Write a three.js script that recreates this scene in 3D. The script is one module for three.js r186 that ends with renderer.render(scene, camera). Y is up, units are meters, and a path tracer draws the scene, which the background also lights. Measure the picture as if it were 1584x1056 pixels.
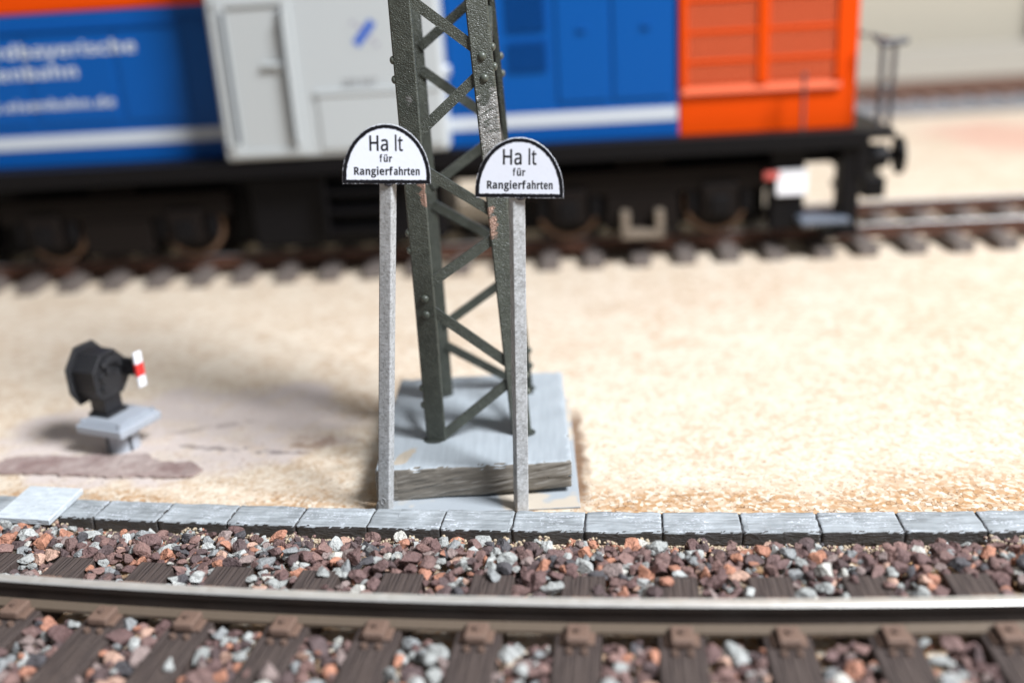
import * as THREE from 'three';
import { RoundedBoxGeometry } from 'three/addons/geometries/RoundedBoxGeometry.js';
import { mergeGeometries, mergeVertices } from 'three/addons/utils/BufferGeometryUtils.js';
import { FontLoader } from 'three/addons/loaders/FontLoader.js';
import { TextGeometry } from 'three/addons/geometries/TextGeometry.js';
import { RectAreaLightUniformsLib } from 'three/addons/lights/RectAreaLightUniformsLib.js';

// Everything below is written in millimetres of the model railway; SCALE turns it into metres at the end.
const SCALE = 0.001, V = (x, y, z) => new THREE.Vector3(x, y, z);
const scene = new THREE.Scene();
const renderer = new THREE.WebGLRenderer({ antialias: true });
renderer.toneMapping = THREE.LinearToneMapping;
renderer.toneMappingExposure = 1.2;
renderer.shadowMap.enabled = true;

// ---------- camera ----------
const PITCH = 0.3468, ROLL = 0.0614, EYE = 48;
const camera = new THREE.PerspectiveCamera(2 * Math.atan(528 / 1599) * 180 / Math.PI, 1584 / 1056, 0.004, 20);
camera.position.set(0, EYE * SCALE, 0);
const fwd = V(0, -Math.sin(PITCH), -Math.cos(PITCH)), up0 = V(0, Math.cos(PITCH), -Math.sin(PITCH));
camera.up.copy(up0.clone().multiplyScalar(Math.cos(ROLL)).add(V(Math.sin(ROLL), 0, 0)));
camera.lookAt(camera.position.clone().add(fwd));
camera.focus = 92 * SCALE;
camera.userData.fStop = 14.5;

// ---------- light: one bright panel to the right, the dim room around ----------
RectAreaLightUniformsLib.init();
scene.background = new THREE.Color(0.16, 0.172, 0.195);
{
  const at = V(355, 475, 140).multiplyScalar(SCALE), to = V(0, 5, -110).multiplyScalar(SCALE), size = 0.185;
  const lamp = new THREE.RectAreaLight(new THREE.Color(0.95, 0.985, 1.05), 75, size, size);
  lamp.position.copy(at); lamp.lookAt(to); lamp.name = 'panel_light'; scene.add(lamp);
}

// ---------- helpers ----------
let seed = 12345;
function rnd() { seed = (seed + 0x6D2B79F5) | 0; let t = Math.imul(seed ^ (seed >>> 15), 1 | seed); t = (t + Math.imul(t ^ (t >>> 7), 61 | t)) ^ t; return ((t ^ (t >>> 14)) >>> 0) / 4294967296; }
const rr = (a, b) => a + (b - a) * rnd();
const clamp = (x, a = 0, b = 1) => Math.min(b, Math.max(a, x));
const lerp = (a, b, t) => a + (b - a) * t;
const sm = (a, b, x) => { const t = clamp((x - a) / (b - a)); return t * t * (3 - 2 * t); };
const mix3 = (a, b, t) => [lerp(a[0], b[0], t), lerp(a[1], b[1], t), lerp(a[2], b[2], t)];
function h2(x, y, s = 0) { let n = Math.imul(x | 0, 374761393) + Math.imul(y | 0, 668265263) + Math.imul(s | 0, 1274126177); n = Math.imul(n ^ (n >>> 13), 1274126177); n ^= n >>> 16; return (n >>> 0) / 4294967296; }
function vn(x, y, s = 0, p = 0) {   // value noise, repeating every p cells when p > 0
  const x0 = Math.floor(x), y0 = Math.floor(y), fx = x - x0, fy = y - y0, u = fx * fx * (3 - 2 * fx), v = fy * fy * (3 - 2 * fy);
  const w = p ? (a) => ((a % p) + p) % p : (a) => a;
  return lerp(lerp(h2(w(x0), w(y0), s), h2(w(x0 + 1), w(y0), s), u), lerp(h2(w(x0), w(y0 + 1), s), h2(w(x0 + 1), w(y0 + 1), s), u), v);
}
function fbm(x, y, s = 0, oct = 4, p = 0) { let a = 0.5, r = 0, t = 0; for (let i = 0; i < oct; i++) { r += a * vn(x, y, s + i * 17, p); t += a; x *= 2; y *= 2; p *= 2; a *= 0.5; } return r / t; }
function cell(x, y, s = 0, p = 0) {   // [nearest, second, id]
  const x0 = Math.floor(x), y0 = Math.floor(y); let d1 = 9, d2 = 9, id = 0;
  const w = p ? (a) => ((a % p) + p) % p : (a) => a;
  for (let j = -1; j < 2; j++) for (let i = -1; i < 2; i++) {
    const cx = x0 + i, cy = y0 + j, a = w(cx), b = w(cy), dx = cx + h2(a, b, s) - x, dy = cy + h2(a, b, s + 1) - y, d = dx * dx + dy * dy;
    if (d < d1) { d2 = d1; d1 = d; id = h2(a, b, s + 2); } else if (d < d2) d2 = d;
  }
  return [Math.sqrt(d1), Math.sqrt(d2), id];
}
const toS = (c) => 255 * clamp(c <= 0.0031308 ? c * 12.92 : 1.055 * Math.pow(c, 1 / 2.4) - 0.055);
function colourTex(w, h, fn) {   // fn(u, v) gives linear r, g, b
  const d = new Uint8Array(w * h * 4);
  for (let j = 0, k = 0; j < h; j++) for (let i = 0; i < w; i++, k += 4) { const c = fn((i + 0.5) / w, (j + 0.5) / h); d[k] = toS(c[0]); d[k + 1] = toS(c[1]); d[k + 2] = toS(c[2]); d[k + 3] = 255; }
  return finish(new THREE.DataTexture(d, w, h), THREE.SRGBColorSpace);
}
function greyTex(w, h, fn) {
  const d = new Uint8Array(w * h * 4);
  for (let j = 0, k = 0; j < h; j++) for (let i = 0; i < w; i++, k += 4) { d[k] = d[k + 1] = d[k + 2] = 255 * clamp(fn((i + 0.5) / w, (j + 0.5) / h)); d[k + 3] = 255; }
  return finish(new THREE.DataTexture(d, w, h), THREE.NoColorSpace);
}
function finish(t, cs) { t.colorSpace = cs; t.wrapS = t.wrapT = THREE.RepeatWrapping; t.magFilter = THREE.LinearFilter; t.minFilter = THREE.LinearFilter; t.needsUpdate = true; return t; }
const C = (r, g, b) => new THREE.Color().setRGB(r, g, b);
const mat = (r, g, b, rough = 0.6, o = {}) => new THREE.MeshStandardMaterial({ color: C(r, g, b), roughness: rough, ...o });
const bump = (t, mm) => ({ bumpMap: t, bumpScale: mm * SCALE });

const taken = {};
function numbered(n) { taken[n] = (taken[n] ?? -1) + 1; return taken[n] ? `${n}_${String(taken[n]).padStart(3, '0')}` : n; }
function add(name, geo, material, parent = scene) {
  const m = new THREE.Mesh(Array.isArray(geo) ? join(geo) : geo, material);
  m.name = parent === scene ? numbered(name) : name; m.castShadow = m.receiveShadow = true; parent.add(m); return m;
}
function tag(o, label, category, group) { o.userData.label = label; if (category) o.userData.category = category; if (group) o.userData.group = group; return o; }
function thing(name, label, category, at = [0, 0, 0], turn = 0, group) { const g = new THREE.Group(); g.name = numbered(name); g.position.set(...at); g.rotation.y = turn; scene.add(g); return tag(g, label, category, group); }
function structure(o, label) { o.userData.kind = 'structure'; if (label) o.userData.label = label; return o; }
function join(list) { return mergeGeometries(list.map((g) => { const n = g.index ? g.toNonIndexed() : g; for (const k of Object.keys(n.attributes)) if (!['position', 'normal', 'uv'].includes(k)) n.deleteAttribute(k); return n; })); }
const box = (w, h, d, x = 0, y = 0, z = 0) => new THREE.BoxGeometry(w, h, d).translate(x, y, z);
const rbox = (w, h, d, x = 0, y = 0, z = 0, r = 0.15, s = 2) => new RoundedBoxGeometry(w, h, d, s, Math.min(r, w / 2.05, h / 2.05, d / 2.05)).translate(x, y, z);
const span = (x0, x1, y0, y1, z0, z1, r = 0) => (r ? rbox : box)(x1 - x0, y1 - y0, z1 - z0, (x0 + x1) / 2, (y0 + y1) / 2, (z0 + z1) / 2, r);
function rod(a, b, r, n = 8) { const d = b.clone().sub(a), g = new THREE.CylinderGeometry(r, r, d.length(), n); g.applyQuaternion(new THREE.Quaternion().setFromUnitVectors(V(0, 1, 0), d.clone().normalize())); const m = a.clone().add(b).multiplyScalar(0.5); return g.translate(m.x, m.y, m.z); }
function boxUV(g, mm, ox = 0, oy = 0) {   // uv in millimetres over mm, by the axis each triangle faces
  const q = g.index ? g.toNonIndexed() : g, p = q.attributes.position, uv = new Float32Array(p.count * 2), a = V(), b = V(), c = V(), n = V();
  for (let i = 0; i < p.count; i += 3) {
    a.fromBufferAttribute(p, i); b.fromBufferAttribute(p, i + 1); c.fromBufferAttribute(p, i + 2);
    n.copy(b).sub(a).cross(c.clone().sub(a)); const x = Math.abs(n.x), y = Math.abs(n.y), z = Math.abs(n.z);
    [a, b, c].forEach((v, k) => { const s = y >= x && y >= z ? [v.x, v.z] : z >= x ? [v.x, v.y] : [v.z, v.y]; uv[(i + k) * 2] = s[0] / mm + ox; uv[(i + k) * 2 + 1] = s[1] / mm + oy; });
  }
  q.setAttribute('uv', new THREE.BufferAttribute(uv, 2)); return q;
}
function hexa(q) {   // solid from eight corners: bottom 0-3, top 4-7, both in the order front left, front right, back right, back left
  const f = [[0, 1, 5, 4], [1, 2, 6, 5], [2, 3, 7, 6], [3, 0, 4, 7], [4, 5, 6, 7], [3, 2, 1, 0]], pos = [];
  for (const [a, b, c, d] of f) for (const k of [a, b, c, a, c, d]) pos.push(...q[k]);
  const g = new THREE.BufferGeometry(); g.setAttribute('position', new THREE.Float32BufferAttribute(pos, 3)); g.setAttribute('uv', new THREE.Float32BufferAttribute(new Float32Array(pos.length / 3 * 2), 2)); g.computeVertexNormals(); return g;
}
function cut(g, test) {   // the triangles whose normal passes the test, and the others; smooth normals are kept
  const q = g.index ? g.toNonIndexed() : g, P = q.attributes.position, N = q.attributes.normal, o = [[[], []], [[], []]], n = V(), a = V(), b = V(), c = V();
  for (let i = 0; i < P.count; i += 3) { a.fromBufferAttribute(P, i); b.fromBufferAttribute(P, i + 1); c.fromBufferAttribute(P, i + 2); n.copy(b).sub(a).cross(c.clone().sub(a)).normalize(); const t = o[test(n) ? 0 : 1]; for (let k = i; k < i + 3; k++) { t[0].push(P.getX(k), P.getY(k), P.getZ(k)); t[1].push(N.getX(k), N.getY(k), N.getZ(k)); } }
  return o.map(([p, m]) => { const r = new THREE.BufferGeometry(); r.setAttribute('position', new THREE.Float32BufferAttribute(p, 3)); r.setAttribute('normal', new THREE.Float32BufferAttribute(m, 3)); return r; });
}
function softBox(w, h, d, nx, ny, nz, rad, move) {   // finely divided block with rounded, uneven edges; move(x, y, z, edge) shifts each vertex
  let g = new THREE.BoxGeometry(w, h, d, nx, ny, nz); g.deleteAttribute('uv'); g.deleteAttribute('normal'); g = mergeVertices(g, 1e-4);
  const p = g.attributes.position, v = V(), q = V(), H = V(w / 2 - rad, h / 2 - rad, d / 2 - rad);
  for (let i = 0; i < p.count; i++) {
    v.fromBufferAttribute(p, i); q.set(clamp(v.x, -H.x, H.x), clamp(v.y, -H.y, H.y), clamp(v.z, -H.z, H.z)); v.sub(q);
    const edge = (Math.abs(v.x) > 1e-6) + (Math.abs(v.y) > 1e-6) + (Math.abs(v.z) > 1e-6) > 1; if (v.lengthSq() > 1e-9) v.setLength(rad); v.add(q);
    const m = move(v.x, v.y, v.z, edge); p.setXYZ(i, v.x + m[0], v.y + m[1], v.z + m[2]);
  }
  g.computeVertexNormals(); return g;
}
// a bar of rectangular section from a to b: w across (in the plane of the frame), t thick along n
function bar(a, b, w, t, n) {
  const d = b.clone().sub(a).normalize(), s = d.clone().cross(n).normalize().multiplyScalar(w / 2), k = n.clone().multiplyScalar(t / 2);
  const P = (o, i, j) => o.clone().addScaledVector(s, i).addScaledVector(k, j).toArray();
  return hexa([P(a, -1, 1), P(a, 1, 1), P(a, 1, -1), P(a, -1, -1), P(b, -1, 1), P(b, 1, 1), P(b, 1, -1), P(b, -1, -1)]);
}

// ---------- textures ----------
const kerbZ = (x) => -75 - (x - 112) ** 2 / 1500;            // back edge of the edging strip
const CREAM = [0.645, 0.56, 0.445], TAN = [0.48, 0.355, 0.24], ORANGE = [0.38, 0.20, 0.075], DARK = [0.07, 0.045, 0.03], PLASTER = [0.51, 0.43, 0.385];
function board(x, z) {   // bare chipboard with its pressed flakes, plaster smears and stains
  const wx = x + 0.5 * (vn(x * 1.1, z * 1.1, 3) - 0.5), wz = z + 0.5 * (vn(x * 1.1, z * 1.1, 5) - 0.5);
  const big = fbm(x * 0.045, z * 0.045, 11, 4), mid = fbm(x * 0.25, z * 0.25, 21, 3);
  const [a1, a2, ida] = cell(wx * 1.0, wz * 1.2, 31), [b1, b2, idb] = cell(wx * 2.5, wz * 2.3, 41);
  let t = 0.36 + 0.5 * (ida - 0.5) + 0.9 * (idb - 0.5) + 0.35 * sm(0.12, 0.0, b2 - b1) + 0.6 * (mid - 0.5) + 0.5 * (big - 0.5);
  let c = mix3(CREAM, TAN, clamp(t));
  const back = kerbZ(x) - z;   // distance behind the edging
  const rawR = sm(12, 3.5, back + 10 * (fbm(x * 0.11, z * 0.2, 61, 3) - 0.5)) * sm(2, 9, x);
  const rawL = 0.8 * sm(6, 1, back + 8 * (fbm(x * 0.13, z * 0.2, 63, 3) - 0.5)) * sm(4, -6, x);
  const raw = Math.max(rawR, rawL);
  if (raw > 0) {   // unsanded, darker flakes along the strip
    const k = clamp(raw * (0.35 + 1.1 * idb)); c = mix3(c, idb > 0.8 ? CREAM : ORANGE, 0.85 * k);
    const edge = sm(0.16, 0.03, b2 - b1) * sm(0.45, 0.75, vn(x * 1.7, z * 1.7, 71)); c = mix3(c, [0.13, 0.065, 0.025], raw * edge * 0.9);
  }
  // plaster film round the dwarf signal
  const ex = (x + 40) / 22, ez = (z + 110) / 13.5, e = Math.sqrt(ex * ex + ez * ez) + 0.75 * (fbm(x * 0.12, z * 0.16, 81, 4) - 0.5);
  const film = sm(1.02, 0.82, e) * (0.62 + 0.38 * sm(0.3, 0.55, fbm(x * 0.6, z * 0.6, 85, 3)));
  c = mix3(c, mix3(PLASTER, [0.56, 0.49, 0.455], mid), film * 0.9);
  // dark smears on and beside the plaster
  const lz = -104.9 + 0.24 * (x + 38) + 1.6 * (fbm(x * 0.3, 0.5, 91, 3) - 0.5), on = sm(-39, -37, x) * sm(-21, -25, x);
  const smear = on * sm(0.75, 0.1, Math.abs(z - lz)) * sm(0.38, 0.58, fbm(x * 1.1, z * 1.3, 93, 3)); c = mix3(c, [0.16, 0.13, 0.125], smear * 0.8);
  const d2 = Math.hypot((x + 22) / 4.2, (z + 104.2) / 2.2), brown = sm(1.1, 0.4, d2 + 0.7 * (fbm(x * 0.5, z * 0.5, 95, 3) - 0.5)) * (0.35 + 0.65 * sm(0.42, 0.6, fbm(x * 1.3, z * 1.3, 97, 3)));
  c = mix3(c, [0.24, 0.15, 0.10], brown * 0.75);
  const d3 = Math.hypot((x + 17) / 4.5, (z + 98 + 0.35 * (x + 17)) / 1.2), grey = sm(1.2, 0.3, d3 + 0.8 * (fbm(x * 0.4, z * 0.5, 99, 3) - 0.5)); c = mix3(c, [0.30, 0.24, 0.17], grey * 0.45);
  const lz2 = -110.2 - 0.25 * (x + 34), s2 = sm(-42, -38, x) * sm(-29, -32, x) * sm(1.0, 0.1, Math.abs(z - lz2)) * sm(0.35, 0.55, fbm(x * 0.9, z, 101, 3)); c = mix3(c, [0.22, 0.17, 0.15], s2 * 0.55);
  // ragged cut right of the mast foundation, its dark shadow gap painted in
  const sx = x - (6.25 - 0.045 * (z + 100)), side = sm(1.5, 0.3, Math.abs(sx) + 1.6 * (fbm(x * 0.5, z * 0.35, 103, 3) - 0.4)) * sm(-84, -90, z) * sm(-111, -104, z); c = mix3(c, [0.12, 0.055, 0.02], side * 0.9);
  const sxl = x + 14.2, sl = sm(2.2, 0.2, Math.abs(sxl) + 2 * (fbm(x * 0.5, z * 0.35, 105, 3) - 0.4)) * sm(-85, -88, z) * sm(-104, -95, z); c = mix3(c, [0.30, 0.18, 0.08], sl * 0.75);
  // sparse dark flecks and specks
  const [f1, , idf] = cell(x * 0.33, z * 0.33, 111); if (idf > 0.45) c = mix3(c, [0.30, 0.17, 0.09], 0.7 * sm(0.085, 0.03, f1));
  const [g1, , idg] = cell(x * 1.6, z * 1.6, 121); if (idg > 0.80) c = mix3(c, DARK, 0.7 * sm(0.22, 0.08, g1) * sm(30, 4, back));
  if (Math.hypot(x - 130, (z + 265) * 0.7) < 26) c = mix3(c, [0.55, 0.32, 0.24], 0.8 * sm(24, 10, Math.hypot(x - 130, (z + 265) * 0.7) + 8 * (vn(x * 0.15, z * 0.15, 7) - 0.5)));
  const fine = 0.93 + 0.14 * vn(x * 9, z * 9, 131);
  return [c[0] * fine, c[1] * fine, c[2] * fine];
}
const paintBump = greyTex(512, 512, (u, v) => 0.4 * fbm(u * 64, v * 64, 3, 2, 64) + 0.6 * Math.pow(vn(u * 128, v * 128, 9, 128), 3));
const grainBump = greyTex(512, 512, (u, v) => fbm(u * 6 + 0.25 * vn(u * 8, v * 8, 1, 8), v * 64, 5, 3, 0));
const fineNoise = greyTex(512, 512, (u, v) => fbm(u * 32, v * 32, 7, 4, 32));

// =====================================================================
// SETTING: chipboard base, room wall behind
// =====================================================================
const plane = (x0, x1, z0, z1, y) => { const g = new THREE.PlaneGeometry(x1 - x0, z1 - z0); g.rotateX(-Math.PI / 2); return g.translate((x0 + x1) / 2, y, (z0 + z1) / 2); };
{
  const N = [-66, 66, -124, -40], F = [-330, 430, -420, 40];
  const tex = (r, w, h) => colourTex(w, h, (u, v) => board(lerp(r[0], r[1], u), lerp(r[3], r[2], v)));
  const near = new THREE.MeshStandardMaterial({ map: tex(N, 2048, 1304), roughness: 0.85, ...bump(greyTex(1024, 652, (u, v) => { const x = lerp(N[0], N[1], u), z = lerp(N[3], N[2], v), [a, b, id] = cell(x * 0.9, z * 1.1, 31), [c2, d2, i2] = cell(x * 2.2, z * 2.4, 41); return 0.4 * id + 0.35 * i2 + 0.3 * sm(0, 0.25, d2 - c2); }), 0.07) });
  const far = new THREE.MeshStandardMaterial({ map: tex(F, 1400, 848), roughness: 0.85 });
  const g = structure(thing('ground', 'pale bare chipboard baseboard under the tracks', null));
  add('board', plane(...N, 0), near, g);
  // the rest of the same board, butted round the near sheet
  const part = (x0, x1, z0, z1) => { const q = plane(x0, x1, z0, z1, 0), p = q.attributes.position, uv = q.attributes.uv; for (let i = 0; i < p.count; i++) uv.setXY(i, (p.getX(i) - F[0]) / (F[1] - F[0]), (F[3] - p.getZ(i)) / (F[3] - F[2])); return q; };
  add('board', [part(F[0], F[1], F[2], N[2]), part(F[0], N[0], N[2], N[3]), part(N[1], F[1], N[2], N[3]), part(F[0], F[1], N[3], F[3])], far, g);
  // board edge
  add('board_edge', span(F[0], F[1], -16, -0.02, F[2], F[3]), mat(0.5, 0.36, 0.22, 0.9), g);
}
{
  const wallN = greyTex(256, 256, (u, v) => fbm(u * 8, v * 8, 3, 3, 8));
  const w = structure(thing('wall', 'beige painted wall and cupboard far behind the tracks', null));
  add('wall_surface', span(-900, 1100, -200, 700, -416, -404), mat(0.42, 0.38, 0.30, 0.8, bump(wallN, 0.2)), w);
  add('cupboard_side', span(205, 420, 0.05, 620, -403.9, -390, 1), mat(0.31, 0.275, 0.20, 0.6), w);
  add('skirting', span(-330, 430, 0.05, 12, -389.9, -383, 0.6), mat(0.36, 0.335, 0.285, 0.6), w);
}

// =====================================================================
// NEAR TRACK (curved)
// =====================================================================
const TC = [66, -541], R0 = 480;   // centre and radius of the far rail
const onArc = (th, r, y) => V(TC[0] + r * Math.sin(th), y, TC[1] + r * Math.cos(th));
const SLEEPER_TOP = 2.0, RAIL_TOP = 4.2;
const railProfile = (h) => [[-1.1, 0], [1.1, 0], [1.1, 0.28], [0.3, 0.5], [0.24, h - 0.85], [0.46, h - 0.62], [0.5, h - 0.12], [0.38, h], [-0.38, h], [-0.5, h - 0.12], [-0.46, h - 0.62], [-0.24, h - 0.85], [-0.3, 0.5], [-1.1, 0.28]];
function sweep(frames, prof, pick) {   // frames: [point, side]; prof: [s, y]; pick chooses profile edges
  const pos = [], uv = [];
  for (let k = 0; k + 1 < frames.length; k++) for (let i = 0; i < prof.length; i++) {
    if (!pick(i)) continue;
    const j = (i + 1) % prof.length, P = (f, q) => f[0].clone().addScaledVector(f[1], q[0]).add(V(0, q[1], 0)).toArray();
    const a = P(frames[k], prof[i]), b = P(frames[k], prof[j]), c = P(frames[k + 1], prof[j]), d = P(frames[k + 1], prof[i]);
    pos.push(...a, ...d, ...c, ...a, ...c, ...b);
    const u0 = k * 0.2, u1 = u0 + 0.2, v0 = i * 0.13, v1 = v0 + 0.1; uv.push(u0, v0, u1, v0, u1, v1, u0, v0, u1, v1, u0, v1);
  }
  const g = new THREE.BufferGeometry(); g.setAttribute('position', new THREE.Float32BufferAttribute(pos, 3)); g.setAttribute('uv', new THREE.Float32BufferAttribute(uv, 2)); g.computeVertexNormals(); return g;
}
const isHead = (i) => i >= 6 && i <= 8, notHead = (i) => !isHead(i);
const railScratch = greyTex(512, 256, (u, v) => 0.26 + 0.30 * fbm(u * 10, v * 60, 4, 3));
const railTone = colourTex(512, 256, (u, v) => { const t = fbm(u * 14, v * 22, 4, 4); return mix3([0.60, 0.57, 0.51], [0.82, 0.80, 0.76], t); });
const M_head = new THREE.MeshStandardMaterial({ map: railTone, metalness: 0.7, roughness: 1, roughnessMap: railScratch });
const M_web = mat(0.022, 0.016, 0.013, 0.55, bump(fineNoise, 0.04));  // near-black colour stands in for shade and a dark reflection on the web
const M_foot = mat(0.14, 0.105, 0.075, 0.5, { metalness: 0.25, ...bump(fineNoise, 0.03) });
const sleeperTex = colourTex(512, 512, (u, v) => { const g = fbm(u * 5 + 0.4 * vn(u * 4, v * 4, 2, 4), v * 3 + 0, 3, 2), l = fbm(u * 70, v * 3, 6, 3), t = clamp(0.15 + 0.7 * l + 0.4 * (g - 0.5)); return mix3([0.042, 0.030, 0.027], [0.125, 0.092, 0.076], t * t); });
const sleeperBump = greyTex(512, 512, (u, v) => { const l = fbm(u * 60 + 0.6 * vn(u * 6, v * 3, 8), v * 2.2, 6, 3); return sm(0.3, 0.6, l); });
const M_sleeper = new THREE.MeshStandardMaterial({ map: sleeperTex, roughness: 0.62, ...bump(sleeperBump, 0.09) });
const M_clip = mat(0.17, 0.105, 0.075, 0.6, bump(fineNoise, 0.05));

function arcTrack() {
  const t = thing('track', 'curved foreground track on brown sleepers set in reddish ballast', 'track');
  const f = (r, y) => { const o = []; for (let a = -0.310; a <= 0.098; a += 0.006) o.push([onArc(a, r, y), V(Math.sin(a), 0, Math.cos(a))]); return o; };
  const prof = railProfile(RAIL_TOP - SLEEPER_TOP);
  for (const r of [R0 + 0.45, R0 + 0.45 + 16.5]) {
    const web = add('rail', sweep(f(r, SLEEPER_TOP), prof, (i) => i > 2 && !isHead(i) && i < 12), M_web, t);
    add('rail_head', sweep(f(r, SLEEPER_TOP), prof, isHead), M_head, web);
    add('rail_foot', sweep(f(r, SLEEPER_TOP), prof, (i) => i <= 2 || i >= 12), M_foot, web);
  }
  const slp = boxUV(rbox(3.4, 2.0, 30, 0, SLEEPER_TOP - 1.0, 0, 0.16), 9);
  const clip = rbox(1.7, 0.75, 1.9, 0, 0.375, 0, 0.22), bolt = new THREE.CylinderGeometry(0.24, 0.27, 0.32, 10), tie = rbox(2.5, 0.28, 4.9, 0, 0.12, 0, 0.08);
  const first = -0.255 - 3 * 7.42 / R0, step = 7.42 / R0;
  for (let k = 0; k < 27; k++) {
    const a = first + 0.0013 + k * step + (h2(k, 4) - 0.5) * 0.0006, mid = onArc(a, R0 + 8.7, 0);
    const s = add('sleeper', slp, M_sleeper, t); s.position.set(mid.x, (h2(k, 9) - 0.5) * 0.12, mid.z); s.rotation.y = a + (h2(k, 5) - 0.5) * 0.02;
    for (const rail of [-8.25, 8.25]) {
      const q = add('tie_plate', tie, M_clip, s); q.position.set(0, SLEEPER_TOP, rail);
      for (const e of [-1, 1]) {
        const c = add('rail_clip', clip, M_clip, s); c.position.set(0, SLEEPER_TOP + 0.1, rail + e * 1.75);
        const b = add('bolt', bolt, M_clip, s); b.position.set(0, SLEEPER_TOP + 0.93, rail + e * 1.8);
        for (const i of [-0.55, 0.55]) { const d = add('bolt', bolt, M_clip, s); d.position.set(i, SLEEPER_TOP + 0.14, rail + e * 3.2); }
      }
    }
  }
  return { t, step, first };
}
const near = arcTrack();

// =====================================================================
// EDGING STRIP
// =====================================================================
{
  const kerbTex = colourTex(1024, 512, (u, v) => {
    const str = fbm(u * 6, v * 80, 3, 4), blot = fbm(u * 10, v * 10, 9, 4, 10), white = sm(0.52, 0.74, 0.6 * fbm(u * 16, v * 190, 13, 3) + 0.4 * fbm(u * 130, v * 130, 17, 2)) * sm(0.38, 0.62, fbm(u * 9, v * 9, 15, 3, 9));
    let c = mix3([0.13, 0.14, 0.143], [0.38, 0.41, 0.425], clamp(0.12 + 0.9 * str + 0.7 * (blot - 0.5))); return mix3(c, [0.62, 0.65, 0.70], white * 0.75);
  });
  const kb = greyTex(1024, 512, (u, v) => 0.7 * fbm(u * 18, v * 80, 3, 4) + 0.3 * fbm(u * 40, v * 40, 5, 2, 40));
  const M_kerb = new THREE.MeshStandardMaterial({ map: kerbTex, roughness: 0.6, ...bump(kb, 0.12) });
  const k = structure(thing('kerb', 'grey edging strip with dry-brushed blocks behind the ballast', null));
  const M_side = mat(0.05, 0.046, 0.043, 0.5, bump(kb, 0.12));  // sides and front coloured darker than the tops
  const L = 6.55; let x = -66.9 - 3 * 6.55;
  const core = [];
  for (let i = 0; i < 30; i++) {
    const len = L + (h2(i - 3, 3) - 0.5) * 0.5, x1 = x + len, A = V(x, 0, kerbZ(x) + 1.75), B = V(x1, 0, kerbZ(x1) + 1.75), d = B.clone().sub(A), mid = A.clone().add(B).multiplyScalar(0.5), W = d.length() - 0.08;
    const g = softBox(W, 1.4, 3.5, 40, 8, 22, 0.13, (a, b, c, e) => { const ch = e ? 0.09 * Math.max(0, fbm(a * 2.2 + i * 7, c * 2.2 + b, 13, 3) - 0.45) / 0.3 : 0; return [0.09 * (vn(c * 1.7 + i * 3, b, 8) - 0.5) * Math.sign(a) - ch * Math.sign(a) * 0.4, 0.10 * (vn(a * 0.9 + i * 7, c * 1.3, 3) - 0.5) + 0.06 * (fbm(a * 1.2 + i, c * 5, 17, 2) - 0.5) - ch * Math.sign(b), 0.12 * (vn(a * 0.7 + i * 9, b, 5) - 0.5) - ch * Math.sign(c)]; });
    const [tops, sides] = cut(g, (n) => n.y > 0.45);
    const m = add('kerb_stone', boxUV(tops, 20, h2(i, 7), h2(i, 8)), M_kerb, k); m.position.set(mid.x, 0.75, mid.z); m.rotation.y = -Math.atan2(d.z, d.x);
    add('dark_side', boxUV(sides, 9, h2(i, 7), h2(i, 8)), M_side, m);
    const c2 = box(d.length() + 0.05, 1.3, 3.1); c2.rotateY(-Math.atan2(d.z, d.x)); core.push(c2.translate(mid.x, 0.68, mid.z)); x = x1;
  }
  add('joint_filling', core, mat(0.06, 0.06, 0.062, 0.9), k);
  const slab = add('cover_slab', boxUV((() => { const g = new RoundedBoxGeometry(5.7, 0.62, 6.0, 4, 0.1), p = g.attributes.position; for (let j = 0; j < p.count; j++) p.setX(j, p.getX(j) + 0.22 * (vn(p.getZ(j) * 1.6, 2.2, 5) - 0.5)); g.computeVertexNormals(); return g; })(), 14), new THREE.MeshStandardMaterial({ color: C(1, 1, 1), map: colourTex(512, 512, (u, v) => mix3([0.36, 0.40, 0.42], [0.56, 0.60, 0.62], clamp(0.1 + fbm(u * 12, v * 40, 4, 4, 0)))), roughness: 0.7, ...bump(kb, 0.1) }));
  slab.position.set(-46.5, 1.93, -89.4); slab.rotation.set(0.02, -0.18, -0.02);
  tag(slab, 'square pale grey slab lying across the left end of the edging strip', 'slab');
}

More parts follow.
